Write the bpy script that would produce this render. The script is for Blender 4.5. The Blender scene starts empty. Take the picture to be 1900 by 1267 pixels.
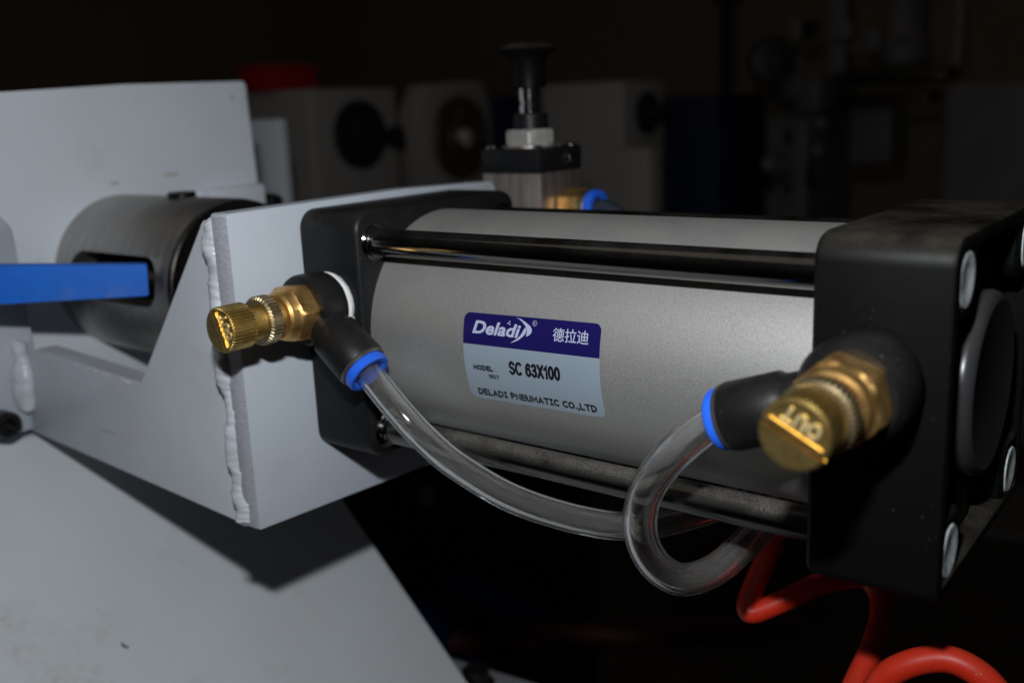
import bpy, bmesh, math, random
from mathutils import Vector, Matrix, noise
random.seed(7)
S = 0.001                      # everything below is written in millimetres
sc = bpy.context.scene

# ------------------------------------------------------------------ camera
CAM = Vector((234.43, -233.12, 64.92))
RIGHT = Vector((0.79096, 0.61038, -0.04268))
FWD = Vector((-0.60224, 0.76428, -0.23062))
UP = Vector((-0.10815, 0.20811, 0.97211))
cd = bpy.data.cameras.new('camera')
cam = bpy.data.objects.new('camera', cd)
sc.collection.objects.link(cam)
rm = Matrix((RIGHT, UP, -FWD)).transposed().to_4x4()
cam.matrix_world = Matrix.Translation(CAM * S) @ rm
cd.sensor_width = 36.0
cd.lens = 1832.99 / 1900 * 36.0
cd.clip_start = 0.01
cd.clip_end = 60.0
cd.dof.use_dof = True
cd.dof.focus_distance = 0.250
cd.dof.aperture_fstop = 10.5
sc.camera = cam

# ------------------------------------------------------------------ light
w = bpy.data.worlds.new('World')
sc.world = w
w.use_nodes = True
bg = w.node_tree.nodes['Background']
bg.inputs[0].default_value = (1.0, 0.86, 0.72, 1)
bg.inputs[1].default_value = 0.006

def area(name, loc, aim, sx, sy, power, col):
    l = bpy.data.lights.new(name, 'AREA')
    l.shape = 'RECTANGLE'
    l.size = sx * S
    l.size_y = sy * S
    l.energy = power
    l.color = col
    o = bpy.data.objects.new(name, l)
    sc.collection.objects.link(o)
    o.location = Vector(loc) * S
    o.rotation_euler = (Vector(aim) - Vector(loc)).to_track_quat('-Z', 'Y').to_euler()
    return o
# the camera's own pop-up flash, 70 mm above the lens
FL = CAM + UP * 72 - RIGHT * 14
area('camera_flash', FL, FL + FWD * 300, 15, 9, 0.84, (0.93, 0.97, 1.0))
# added fill lamp, unseen overhead, for dim warm ambient light and reflections
area('overhead_fill', (-900, -900, 2400), (0, 0, 0), 1500, 1500, 1.1, (1.0, 0.85, 0.68))
sc.view_settings.view_transform = 'Standard'
sc.view_settings.look = 'None'
sc.view_settings.exposure = 0.0
sc.view_settings.gamma = 1.0
sc.cycles.max_bounces = 14
sc.cycles.transmission_bounces = 14
sc.cycles.glossy_bounces = 6
sc.cycles.transparent_max_bounces = 16
sc.cycles.use_denoising = True

# ------------------------------------------------------------------ materials
def mat(name, col, rough=0.5, metal=0.0, col2=None, nscale=0.2, nmix=0.5, bump=0.0, bscale=1.0,
        stretch=(1, 1, 1), dust=0.0, dustcol=(0.16, 0.135, 0.105), rvar=0.0, spec=0.5, coat=0.0,
        specks=0.0, speckcol=(0.5, 0.45, 0.38), scratches=0.0, detail=6.0, stain=0.0):
    m = bpy.data.materials.new(name)
    m.use_nodes = True
    nt = m.node_tree
    N = nt.nodes
    Lk = nt.links
    b = N['Principled BSDF']
    b.inputs['Roughness'].default_value = rough
    b.inputs['Metallic'].default_value = metal
    b.inputs['Specular IOR Level'].default_value = spec
    b.inputs['Coat Weight'].default_value = coat
    tc = N.new('ShaderNodeTexCoord')
    mp = N.new('ShaderNodeMapping')
    mp.inputs['Scale'].default_value = [1000 * s for s in stretch]
    Lk.new(tc.outputs['Object'], mp.inputs['Vector'])
    mp0 = N.new('ShaderNodeMapping')
    mp0.inputs['Scale'].default_value = (1000, 1000, 1000)
    Lk.new(tc.outputs['Object'], mp0.inputs['Vector'])

    def nz(scale, det=detail, src=mp, rgh=0.6):
        n = N.new('ShaderNodeTexNoise')
        n.inputs['Scale'].default_value = scale
        n.inputs['Detail'].default_value = det
        n.inputs['Roughness'].default_value = rgh
        Lk.new(src.outputs[0], n.inputs['Vector'])
        return n

    def ramp(sock, a, c):
        r = N.new('ShaderNodeMapRange')
        r.inputs['From Min'].default_value = a
        r.inputs['From Max'].default_value = c
        Lk.new(sock, r.inputs['Value'])
        return r.outputs[0]

    def mixc(fac, c1, c2):
        x = N.new('ShaderNodeMix')
        x.data_type = 'RGBA'
        if isinstance(fac, float):
            x.inputs[0].default_value = fac
        else:
            Lk.new(fac, x.inputs[0])
        for i, c in ((6, c1), (7, c2)):
            if isinstance(c, tuple):
                x.inputs[i].default_value = (*c, 1)
            else:
                Lk.new(c, x.inputs[i])
        return x.outputs[2]

    def mul(a, k):
        x = N.new('ShaderNodeMath')
        x.operation = 'MULTIPLY'
        Lk.new(a, x.inputs[0])
        if isinstance(k, float):
            x.inputs[1].default_value = k
        else:
            Lk.new(k, x.inputs[1])
        return x.outputs[0]
    c = tuple(col)
    if col2:
        c = mixc(ramp(nz(nscale).outputs[0], 0.5 - nmix / 2, 0.5 + nmix / 2), c, tuple(col2))
    if scratches:
        sn = nz(0.35, 2.0, mp)
        c = mixc(mul(ramp(sn.outputs[0], 0.62, 0.66), scratches), c, tuple(x * 0.45 for x in col[:3]))
    if stain:
        a_ = ramp(nz(0.022, 4, mp0).outputs[0], 0.54, 0.66)
        b_ = ramp(nz(0.25, 8, mp0, 0.8).outputs[0], 0.42, 0.68)
        c = mixc(mul(mul(a_, b_), stain), c, (0.30, 0.265, 0.20))
        m2 = N.new('ShaderNodeMapping')
        m2.inputs['Rotation'].default_value = (0.5, 0.9, 0.35)
        m2.inputs['Scale'].default_value = (35, 900, 900)
        Lk.new(tc.outputs['Object'], m2.inputs['Vector'])
        l_ = ramp(nz(0.5, 2, m2).outputs[0], 0.70, 0.735)
        l2 = ramp(nz(0.03, 3, mp0).outputs[0], 0.48, 0.60)
        c = mixc(mul(mul(l_, l2), stain * .8), c, (0.22, 0.21, 0.20))
    if specks:
        v = N.new('ShaderNodeTexVoronoi')
        v.inputs['Scale'].default_value = 0.55
        Lk.new(mp0.outputs[0], v.inputs['Vector'])
        sp = ramp(v.outputs['Distance'], 0.16, 0.10)
        pn = ramp(nz(0.09, 3, mp0).outputs[0], 0.5, 0.7)
        c = mixc(mul(mul(sp, pn), specks), c, speckcol)
    rs = None
    if rvar:
        r = N.new('ShaderNodeMapRange')
        r.inputs['To Min'].default_value = max(0.02, rough - rvar)
        r.inputs['To Max'].default_value = min(1, rough + rvar)
        Lk.new(nz(nscale * 2.3).outputs[0], r.inputs['Value'])
        rs = r.outputs[0]
        Lk.new(rs, b.inputs['Roughness'])
    if dust:
        g = N.new('ShaderNodeNewGeometry')
        sx = N.new('ShaderNodeSeparateXYZ')
        Lk.new(g.outputs['Normal'], sx.inputs[0])
        up = ramp(sx.outputs['Z'], 0.1, 0.95)
        fine = ramp(nz(3.0, 8, mp0, 0.75).outputs[0], 0.32, 0.64)
        broad = ramp(nz(0.06, 4, mp0).outputs[0], 0.3, 0.6)
        fac = mul(mul(mul(up, fine), broad), dust)
        c = mixc(fac, c, dustcol)
        if metal > 0:
            inv = N.new('ShaderNodeMath')
            inv.operation = 'SUBTRACT'
            inv.inputs[0].default_value = 1.0
            Lk.new(fac, inv.inputs[1])
            Lk.new(mul(inv.outputs[0], float(metal)), b.inputs['Metallic'])
        ra = N.new('ShaderNodeMath')
        ra.operation = 'MAXIMUM'
        if rs:
            Lk.new(rs, ra.inputs[0])
        else:
            ra.inputs[0].default_value = rough
        Lk.new(fac, ra.inputs[1])
        Lk.new(ra.outputs[0], b.inputs['Roughness'])
    if isinstance(c, tuple):
        b.inputs['Base Color'].default_value = (*c, 1)
    else:
        Lk.new(c, b.inputs['Base Color'])
    if bump:
        bn = N.new('ShaderNodeBump')
        bn.inputs['Strength'].default_value = min(1.0, bump)
        bn.inputs['Distance'].default_value = 0.0002
        Lk.new(nz(bscale, 6).outputs[0], bn.inputs['Height'])
        Lk.new(bn.outputs[0], b.inputs['Normal'])
    return m

M = {}
M['paint'] = mat('grey_white_paint', (0.49, 0.535, 0.60), 0.5, col2=(0.46, 0.495, 0.54), nscale=0.03, nmix=0.5, bump=0.10, bscale=0.5, specks=0.25, speckcol=(0.12, 0.10, 0.09), stain=.35)
M['paint_gusset'] = mat('gusset_paint', (0.56, 0.60, 0.66), 0.45, col2=(0.52, 0.53, 0.54), nscale=0.035, nmix=0.5, bump=0.10, bscale=0.5, specks=0.3, speckcol=(0.75, 0.75, 0.75), stain=.5)
M['paint_back'] = mat('machine_paint', (0.72, 0.765, 0.83), 0.45, col2=(0.66, 0.685, 0.72), nscale=0.018, nmix=0.5, bump=0.04, bscale=0.25, stain=.5)
M['paint_slope'] = mat('sloped_sheet_paint', (0.69, 0.725, 0.76), 0.5, col2=(0.64, 0.66, 0.68), nscale=0.02, nmix=0.5, bump=0.05, bscale=0.3, specks=0.25, speckcol=(0.2, 0.17, 0.14), stain=.5)
M['weld'] = mat('painted_weld', (0.62, 0.65, 0.70), 0.28, col2=(0.50, 0.52, 0.56), nscale=0.3, bump=0.5, bscale=0.4)
M['cutedge'] = mat('scored_paint_edge', (0.36, 0.36, 0.40), 0.5, col2=(0.50, 0.51, 0.56), nscale=1.2, nmix=0.3, bump=0.9, bscale=1.6, stretch=(0.35, 1, 1.4))
M['black'] = mat('black_anodised', (0.0065, 0.007, 0.0078), 0.42, col2=(0.010, 0.010, 0.0105), nscale=0.08, bump=0.10, bscale=2.2, spec=0.22, dust=0.30, dustcol=(.07, .06, .05), rvar=0.08, specks=0.35, speckcol=(0.25, 0.2, 0.15))
M['black_cap'] = mat('black_cap_dusty', (0.0032, 0.0033, 0.0036), 0.45, col2=(0.0035, 0.0033, 0.0032), nscale=0.05, bump=0.10, bscale=2.0, spec=0.12, dust=0.9, dustcol=(.072, .062, .048), rvar=0.08, specks=0.2, speckcol=(0.16, 0.13, 0.10))
M['plastic'] = mat('black_plastic', (0.0065, 0.0065, 0.0075), 0.42, col2=(0.011, 0.0105, 0.010), nscale=0.4, spec=0.25, bump=0.2, bscale=2.0, dust=0.3, dustcol=(.06,.055,.05), rvar=0.1, specks=0.2)
M['alu'] = mat('sandblasted_aluminium', (0.51, 0.50, 0.485), 0.56, 0.75, col2=(0.34, 0.335, 0.32), nscale=3.0, nmix=0.4, bump=0.4, bscale=3.0, rvar=0.05, detail=3.0, dust=0.45, dustcol=(0.24, 0.215, 0.18))
M['chrome'] = mat('polished_steel', (0.55, 0.54, 0.53), 0.10, 1.0, dust=0.30, rvar=0.05, nscale=0.3, bump=0.06, bscale=1.5)
M['rod'] = mat('tie_rod_steel', (0.20, 0.195, 0.19), 0.13, 1.0, dust=0.12, rvar=0.05, nscale=0.2, bump=0.06, bscale=1.0, dustcol=(0.19, 0.165, 0.13), specks=.5)
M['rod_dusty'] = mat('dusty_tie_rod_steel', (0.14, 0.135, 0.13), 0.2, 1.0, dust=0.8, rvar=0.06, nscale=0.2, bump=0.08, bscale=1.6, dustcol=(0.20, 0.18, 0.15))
M['zinc'] = mat('zinc_plated', (0.86, 0.92, 0.95), 0.5, 0.2, col2=(0.40, 0.44, 0.46), nscale=0.35, nmix=0.3, bump=0.8, bscale=0.6)
M['brass'] = mat('brass', (0.76, 0.56, 0.22), 0.42, 1.0, col2=(0.50, 0.34, 0.10), nscale=0.5, rvar=0.04, bump=0.03, bscale=1.0)
M['brass_orange'] = mat('brass_hex', (0.84, 0.53, 0.19), 0.42, 0.9, col2=(0.40, 0.20, 0.06), nscale=0.22, nmix=0.4, rvar=0.06, bump=0.04, bscale=.8)
M['brass_pale'] = mat('brass_pale', (0.70, 0.58, 0.36), 0.42, 1.0, col2=(0.42, 0.33, 0.19), nscale=0.6, rvar=0.07, bump=0.2, bscale=2.0)
M['brass_highlight'] = mat('letter_highlight_brass', (0.86, 0.68, 0.34), 0.5, 0.7)  # paler colour paints in the highlights on the raised letters
M['blue'] = mat('blue_plastic', (0.025, 0.15, 0.85), 0.32, col2=(0.02, 0.12, 0.74), nscale=0.4, bump=0.1, bscale=1.2)
M['bluebar'] = mat('blue_paint', (0.002, 0.15, 0.70), 0.36, spec=.3, col2=(0.001, 0.115, 0.56), nscale=0.08, stain=.25, bump=0.2, bscale=0.4, specks=0.5, speckcol=(0.02, 0.12, 0.1))
M['steel'] = mat('turned_steel', (0.54, 0.52, 0.50), 0.46, 1.0, col2=(0.30, 0.285, 0.27), nscale=0.12, nmix=0.6, rvar=0.1, bump=0.35, bscale=0.9, stretch=(3.0, .35, .35), scratches=0.3)
M['darksteel'] = mat('oiled_dark_steel', (0.025, 0.021, 0.018), 0.35, 0.7, col2=(0.012, 0.01, 0.009), nscale=0.15, bump=0.2, bscale=0.6)
M['tape'] = mat('white_thread_tape', (0.80, 0.80, 0.80), 0.6, bump=0.8, bscale=1.2)
M['ringgrey'] = mat('grey_ring', (0.13, 0.12, 0.11), 0.35, 0.7)
M['red'] = mat('red_polyurethane', (0.58, 0.030, 0.010), 0.42, spec=.3, dust=.12, col2=(0.50, 0.022, 0.008), nscale=0.15, bump=0.15, bscale=0.5, specks=0.3)
M['satin'] = mat('brushed_valve_body', (0.58, 0.51, 0.47), 0.46, 0.9, col2=(0.26, 0.225, 0.20), nscale=0.5, nmix=0.4, stretch=(1, 1, 0.05), bump=0.3, bscale=0.8)
M['rubber'] = mat('black_bolt', (0.012, 0.012, 0.013), 0.35, 0.3, bump=0.2, bscale=0.8)
M['label_blue'] = mat('label_blue_print', (0.010, 0.007, 0.085), 0.30)
M['label_grey'] = mat('label_silver_blue', (0.25, 0.30, 0.36), 0.36, col2=(0.235, 0.285, 0.34), nscale=0.1)
M['ink'] = mat('black_ink', (0.006, 0.006, 0.010), 0.4)
M['print'] = mat('pale_print', (0.42, 0.46, 0.62), 0.35)
M['wall'] = mat('dark_workshop_wall', (0.42, 0.34, 0.25), 0.8, col2=(0.36, 0.29, 0.21), nscale=0.002)
M['floor'] = mat('concrete_floor', (0.16, 0.14, 0.12), 0.8, col2=(0.10, 0.09, 0.08), nscale=0.01)
M['bgwhite'] = mat('far_machine_paint', (0.44, 0.41, 0.39), 0.5, col2=(0.40, 0.37, 0.35), nscale=0.01)
M['bggrey'] = mat('far_machine_grey', (0.20, 0.19, 0.185), 0.5, col2=(0.12, 0.11, 0.11), nscale=0.012)
M['bgblack'] = mat('far_black_cast', (0.010, 0.010, 0.012), 0.5, bump=0.1, bscale=0.1)
M['bgbrown'] = mat('far_brown_iron', (0.05, 0.035, 0.025), 0.35, 0.7, col2=(0.05, 0.04, 0.03), nscale=0.03)
M['bgnavy'] = mat('far_navy_paint', (0.003, 0.013, 0.055), 0.5)
M['bgred'] = mat('far_red_paint', (0.42, 0.010, 0.005), 0.5)
M['bgchuck'] = mat('far_chuck_steel', (0.22, 0.17, 0.13), 0.5, 0.6, col2=(.10, .08, .06), nscale=.05)
M['bgbeige'] = mat('far_beige_paint', (0.25, 0.22, 0.17), 0.5)

# clear hose: glossy clear polyurethane with a light film of dust
m = bpy.data.materials.new('clear_polyurethane')
m.use_nodes = True
nt = m.node_tree
b = nt.nodes['Principled BSDF']
b.inputs['Base Color'].default_value = (0.97, 0.97, 0.97, 1)
b.inputs['Transmission Weight'].default_value = 1.0
b.inputs['Roughness'].default_value = 0.035
b.inputs['IOR'].default_value = 1.36
df = nt.nodes.new('ShaderNodeBsdfDiffuse')
df.inputs[0].default_value = (0.62, 0.60, 0.57, 1)
mx = nt.nodes.new('ShaderNodeMixShader')
tc = nt.nodes.new('ShaderNodeTexCoord')
nz_ = nt.nodes.new('ShaderNodeTexNoise')
nz_.inputs['Scale'].default_value = 900
nz_.inputs['Detail'].default_value = 8
nt.links.new(tc.outputs['Object'], nz_.inputs['Vector'])
g = nt.nodes.new('ShaderNodeNewGeometry')
sx = nt.nodes.new('ShaderNodeSeparateXYZ')
nt.links.new(g.outputs['Normal'], sx.inputs[0])
r1 = nt.nodes.new('ShaderNodeMapRange')
r1.inputs['From Min'].default_value = -0.4
r1.inputs['From Max'].default_value = 1.0
r1.inputs['To Min'].default_value = 0.008
r1.inputs['To Max'].default_value = 0.075
nt.links.new(sx.outputs['Z'], r1.inputs['Value'])
ml = nt.nodes.new('ShaderNodeMath')
ml.operation = 'MULTIPLY'
nt.links.new(r1.outputs[0], ml.inputs[0])
r2 = nt.nodes.new('ShaderNodeMapRange')
r2.inputs['From Min'].default_value = 0.35
r2.inputs['From Max'].default_value = 0.65
r2.inputs['To Min'].default_value = 0.6
r2.inputs['To Max'].default_value = 1.2
nt.links.new(nz_.outputs[0], r2.inputs['Value'])
nt.links.new(r2.outputs[0], ml.inputs[1])
nt.links.new(ml.outputs[0], mx.inputs[0])
nt.links.new(b.outputs[0], mx.inputs[1])
nt.links.new(df.outputs[0], mx.inputs[2])
nt.links.new(mx.outputs[0], nt.nodes['Material Output'].inputs[0])
M['clear'] = m

# ------------------------------------------------------------------ object helpers
ORG = {}

def thing(name, label, cat, loc, group=None):
    o = bpy.data.objects.new(name, None)
    sc.collection.objects.link(o)
    o.empty_display_size = 0.01
    o.location = Vector(loc) * S
    o['label'] = label
    o['category'] = cat
    if group:
        o['group'] = group
    ORG[o.name] = Vector(loc)
    return o

def obj(name, bm, material, parent=None, label=None, sharp=32, org=None):
    """bm is in world millimetres; becomes a child of parent (or a top-level object with its origin at org)."""
    o0 = ORG[parent.name] if parent is not None else Vector(org or (0, 0, 0))
    bmesh.ops.recalc_face_normals(bm, faces=bm.faces)
    bmesh.ops.transform(bm, matrix=Matrix.Scale(S, 4) @ Matrix.Translation(-o0), verts=bm.verts)
    lim = math.radians(sharp)
    for f in bm.faces:
        f.smooth = True
    for e in bm.edges:
        if len(e.link_faces) == 2 and e.calc_face_angle(0) > lim:
            e.smooth = False
    me = bpy.data.meshes.new(name)
    bm.to_mesh(me)
    bm.free()
    mats = material if isinstance(material, (list, tuple)) else [material]
    for mm in mats:
        me.materials.append(mm)
    o = bpy.data.objects.new(name, me)
    sc.collection.objects.link(o)
    ORG[o.name] = o0
    if parent is not None:
        o.parent = parent
    else:
        o.location = o0 * S
    if label:
        o['label'] = label
    return o

def tag(o, label, cat, group=None):
    o['label'] = label
    o['category'] = cat
    if group:
        o['group'] = group
    return o

def struct(o):
    o['kind'] = 'structure'
    return o

def new():
    return bmesh.new()

def frame(ax):
    ax = Vector(ax).normalized()
    t = Vector((0, 0, 1)) if abs(ax.z) < 0.9 else Vector((1, 0, 0))
    u = (t - ax * t.dot(ax)).normalized()
    return ax, u, ax.cross(u)

def lathe(bm, org, ax, prof, n=64, caps=True):
    """prof: (distance along the axis, radius) pairs"""
    org = Vector(org)
    a, u, v = frame(ax)
    rings = []
    for s, r in prof:
        if r < 1e-6:
            rings.append([bm.verts.new(org + a * s)])
        else:
            rings.append([bm.verts.new(org + a * s + (u * math.cos(2 * math.pi * i / n) + v * math.sin(2 * math.pi * i / n)) * r) for i in range(n)])
    for A, B in zip(rings, rings[1:]):
        for i in range(n):
            j = (i + 1) % n
            if len(A) == 1 and len(B) > 1:
                bm.faces.new((A[0], B[i], B[j]))
            elif len(B) == 1 and len(A) > 1:
                bm.faces.new((A[i], B[0], A[j]))
            elif len(A) > 1:
                bm.faces.new((A[i], B[i], B[j], A[j]))
    if caps:
        for R_ in (rings[0], rings[-1]):
            if len(R_) > 2:
                bm.faces.new(R_)
    return bm

def loft(bm, rings, closed=True, cap0=True, cap1=True):
    vs = [[bm.verts.new(p) for p in r] for r in rings]
    n = len(vs[0])
    for A, B in zip(vs, vs[1:]):
        for i in range(n):
            j = (i + 1) % n
            bm.faces.new((A[i], B[i], B[j], A[j]))
    if cap0:
        bm.faces.new(vs[0])
    if cap1:
        bm.faces.new(vs[-1])
    return vs

def box(bm, x0, x1, y0, y1, z0, z1, bev=0.0, seg=2):
    vs = [bm.verts.new((x, y, z)) for x in (x0, x1) for y in (y0, y1) for z in (z0, z1)]
    fs = [(0, 1, 3, 2), (4, 6, 7, 5), (0, 4, 5, 1), (2, 3, 7, 6), (0, 2, 6, 4), (1, 5, 7, 3)]
    faces = [bm.faces.new([vs[i] for i in f]) for f in fs]
    if bev > 0:
        ed = list({e for f in faces for e in f.edges})
        bmesh.ops.bevel(bm, geom=ed, offset=bev, segments=seg, profile=0.5, affect='EDGES')
    return bm

def prism(bm, pts, d, bev=0.0, seg=2):
    """pts: polygon of Vectors, d: extrusion vector"""
    d = Vector(d)
    a = [bm.verts.new(p) for p in pts]
    c = [bm.verts.new(Vector(p) + d) for p in pts]
    n = len(a)
    faces = [bm.faces.new(a), bm.faces.new(c)]
    for i in range(n):
        j = (i + 1) % n
        faces.append(bm.faces.new((a[i], a[j], c[j], c[i])))
    if bev > 0:
        ed = list({e for f in faces for e in f.edges})
        bmesh.ops.bevel(bm, geom=ed, offset=bev, segments=seg, profile=0.5, affect='EDGES')
    return bm

def smooth_path(pts, k=10, relax=6):
    P = [Vector(p) for p in pts]
    P = [P[0] * 2 - P[1]] + P + [P[-1] * 2 - P[-2]]
    out = []
    for i in range(1, len(P) - 2):
        for s in range(k):
            t = s / k
            a, b_, c, d = P[i - 1], P[i], P[i + 1], P[i + 2]
            out.append(0.5 * ((2 * b_) + (c - a) * t + (2 * a - 5 * b_ + 4 * c - d) * t * t + (3 * b_ - a - 3 * c + d) * t ** 3))
    out.append(P[-2])
    # relax
    for _ in range(relax):
        q = out[:]
        for i in range(1, len(out) - 1):
            q[i] = out[i] * 0.5 + (out[i - 1] + out[i + 1]) * 0.25
        out = q
    return out

def sweep(bm, path, rad, n=24, cap=True, wob=None, flip=False):
    t0 = (path[1] - path[0]).normalized()
    _, u, v = frame(t0)
    rings = []
    for i, p in enumerate(path):
        t = (path[min(i + 1, len(path) - 1)] - path[max(i - 1, 0)]).normalized()
        u = (u - t * u.dot(t)).normalized()
        v = t.cross(u)
        r = rad(i) if callable(rad) else rad
        ring = []
        for k in range(n):
            an = 2 * math.pi * k / n
            q = p + (u * math.cos(an) + v * math.sin(an)) * r
            if wob:
                q = wob(q, p)
            ring.append(bm.verts.new(q))
        rings.append(ring)
    for A, B in zip(rings, rings[1:]):
        for i in range(n):
            j = (i + 1) % n
            bm.faces.new((A[i], B[i], B[j], A[j]) if not flip else (A[j], B[j], B[i], A[i]))
    if cap:
        bm.faces.new(rings[0])
        bm.faces.new(rings[-1])
    return rings

def rsq(x, cy, cz, hy, hz, r, per=8, rb=None):
    """rounded rectangle ring in the yz plane at x; rb is the radius of the two lower corners"""
    pts = []
    r_top, r_low = r, r if rb is None else rb
    for cxs, czs, a0 in ((1, 1, 0), (-1, 1, 90), (-1, -1, 180), (1, -1, 270)):
        r = r_top if czs > 0 else r_low
        for k in range(per + 1):
            a = math.radians(a0 + 90 * k / per)
            pts.append(Vector((x, cy + cxs * (hy - r) + r * math.cos(a), cz + czs * (hz - r) + r * math.sin(a))))
    return pts

def circ(x, cy, cz, r, like):
    out = []
    for p in like:
        d = Vector((0, p.y - cy, p.z - cz)).normalized()
        out.append(Vector((x, cy + d.y * r, cz + d.z * r)))
    return out

def boolean(o, cutter_bm, op='DIFFERENCE'):
    me = bpy.data.meshes.new('cutter')
    o0 = ORG[o.name]
    bmesh.ops.recalc_face_normals(cutter_bm, faces=cutter_bm.faces)
    bmesh.ops.transform(cutter_bm, matrix=Matrix.Scale(S, 4) @ Matrix.Translation(-o0), verts=cutter_bm.verts)
    cutter_bm.to_mesh(me)
    cutter_bm.free()
    c = bpy.data.objects.new('cutter', me)
    sc.collection.objects.link(c)
    par = o.parent
    loc = o.location.copy()
    o.parent = None
    o.location = (0, 0, 0)
    md = o.modifiers.new('b', 'BOOLEAN')
    md.object = c
    md.operation = op
    md.solver = 'EXACT'
    bpy.context.view_layer.update()
    ev = o.evaluated_get(bpy.context.evaluated_depsgraph_get())
    nm = bpy.data.meshes.new_from_object(ev)
    old = o.data
    o.modifiers.clear()
    o.data = nm
    nm.name = old.name
    bm = bmesh.new()
    bm.from_mesh(nm)
    for e in bm.edges:
        e.smooth = not (len(e.link_faces) == 2 and e.calc_face_angle(0) > math.radians(32))
    bm.to_mesh(nm)
    bm.free()
    o.parent = par
    o.location = loc
    bpy.data.objects.remove(c)
    bpy.data.meshes.remove(me)
    bpy.data.meshes.remove(old)

def text_bm(body, size, bold=0.0, spacing=1.0, sx=1.0, shear=0.0, extrude=0.0):
    """flat lettering in mm, lower left corner of its ink at 0,0"""
    cu = bpy.data.curves.new('t', 'FONT')
    cu.body = body
    cu.size = size
    cu.offset = bold
    cu.space_character = spacing
    cu.shear = shear
    cu.extrude = extrude
    cu.resolution_u = 4
    o = bpy.data.objects.new('t', cu)
    sc.collection.objects.link(o)
    bpy.context.view_layer.update()
    me = bpy.data.meshes.new_from_object(o.evaluated_get(bpy.context.evaluated_depsgraph_get()))
    bpy.data.objects.remove(o)
    bpy.data.curves.remove(cu)
    bm = bmesh.new()
    bm.from_mesh(me)
    bpy.data.meshes.remove(me)
    x0 = min(v.co.x for v in bm.verts)
    y0 = min(v.co.y for v in bm.verts)
    for v in bm.verts:
        v.co.x = (v.co.x - x0) * sx
        v.co.y -= y0
    return bm

def fit_w(bm, w_, h_=None):
    x1 = max(v.co.x for v in bm.verts)
    y1 = max(v.co.y for v in bm.verts)
    for v in bm.verts:
        v.co.x *= w_ / x1
        if h_:
            v.co.y *= h_ / y1
    return bm

# ================================================================== THE WORKSHOP ROOM
def plane_obj(name, pts, material, thick):
    bm = new()
    prism(bm, [Vector(p) for p in pts], thick)
    return struct(obj(name, bm, material))

plane_obj('floor', [(-6000, -3000, -900), (4000, -3000, -900), (4000, 5200, -900), (-6000, 5200, -900)], M['floor'], (0, 0, -60))
plane_obj('back_wall', [(-6000, 3400, -899), (4000, 3400, -899), (4000, 3400, 3000), (-6000, 3400, 3000)], M['wall'], (0, 60, 0))
plane_obj('side_wall', [(-3600, -3000, -899), (-3600, 3399, -899), (-3600, 3399, 3000), (-3600, -3000, 3000)], M['wall'], (-60, 0, 0))

# ================================================================== PNEUMATIC CYLINDER
G1, X1, X2 = 25.0, 159.6, 187.4
cyl = thing('pneumatic_cylinder', 'large silver pneumatic cylinder with black end caps and a blue and silver nameplate', 'pneumatic cylinder', (0, 0, 0))
bm = new()
A = lambda x, h, r: rsq(x, 0, 0, h, h, r)
rings = [A(0.15, 36.7, 5.4), A(0.9, 37.5, 6), A(23.0, 37.5, 6), A(24.3, 37.1, 5.7), A(25.0, 36.2, 5.0)]
loft(bm, rings)
fcap = obj('front_cap', bm, M['black'], cyl, sharp=40)
bm = new()
A = lambda x, h, r: rsq(x, 0, -.4, h, h + .4, r, rb=max(1.2, r - 3.2))
rings = [A(X1, 36.6, 5.2), A(X1 + 1, 37.5, 6), A(X2 - 1.2, 37.5, 6), A(X2 - .3, 37.1, 5.6), A(X2, 36.4, 5.0), A(X2, 34.6, 3.6), A(X2 - .8, 34.0, 3.2), A(X2 - 12, 34.0, 3.2)]
loft(bm, rings)
rcap = obj('rear_cap', bm, M['black_cap'], cyl, sharp=40)
# four corner posts with the tie-rod bolts, and the webs between them
for sy in (-1, 1):
    for sz in (-1, 1):
        cy, cz = sy * 28.0, 28.2 if sz > 0 else -29.4
        bm = new()
        o_ = rsq(0, cy, cz, 8.6, 8.4, 4.5)
        def at(r, x):
            return [Vector((x, p.y, p.z)) for p in r]
        rr = [at(o_, X2 - 12.3), at(rsq(0, cy, cz, 8.6, 8.4, 4.5), X2 - 1.3), at(rsq(0, cy, cz, 7.8, 7.6, 4.2), X2 - .5),
              circ(X2 - .45, cy, cz, 6.9, o_), circ(X2 - .9, cy, cz, 6.5, o_), circ(X2 - 3.2, cy, cz, 6.5, o_)]
        loft(bm, rr)
        post = obj('corner_post', bm, M['black_cap'], cyl, sharp=40)
        bm = new()
        lathe(bm, (X2 - 3.1, cy, cz), (1, 0, 0), [(0, 6.1), (2.3, 6.1), (2.9, 5.6), (3.0, 4.2), (2.7, 3.2), (2.75, 0)], 40, caps=False)
        obj('end_bolt', bm, M['zinc'], post)
        # tie rod with its collar at the front cap
        bm = new()
        ry = sy * 30.3
        lathe(bm, (G1 - .6, ry, cz), (1, 0, 0), [(0, 4.0), (X1 - G1 + 2, 4.0)], 40)
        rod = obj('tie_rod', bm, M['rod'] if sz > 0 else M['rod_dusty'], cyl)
        bm = new()
        lathe(bm, (G1 - .5, ry, cz), (1, 0, 0), [(0, 5.4), (.9, 5.4), (1.2, 5.1), (1.2, 4.8), (2.2, 4.75), (2.5, 4.5), (2.5, 4.3), (3.2, 4.25), (3.5, 4.02)], 40, caps=False)
        obj('rod_collar', bm, M['rod'], rod)
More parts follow.
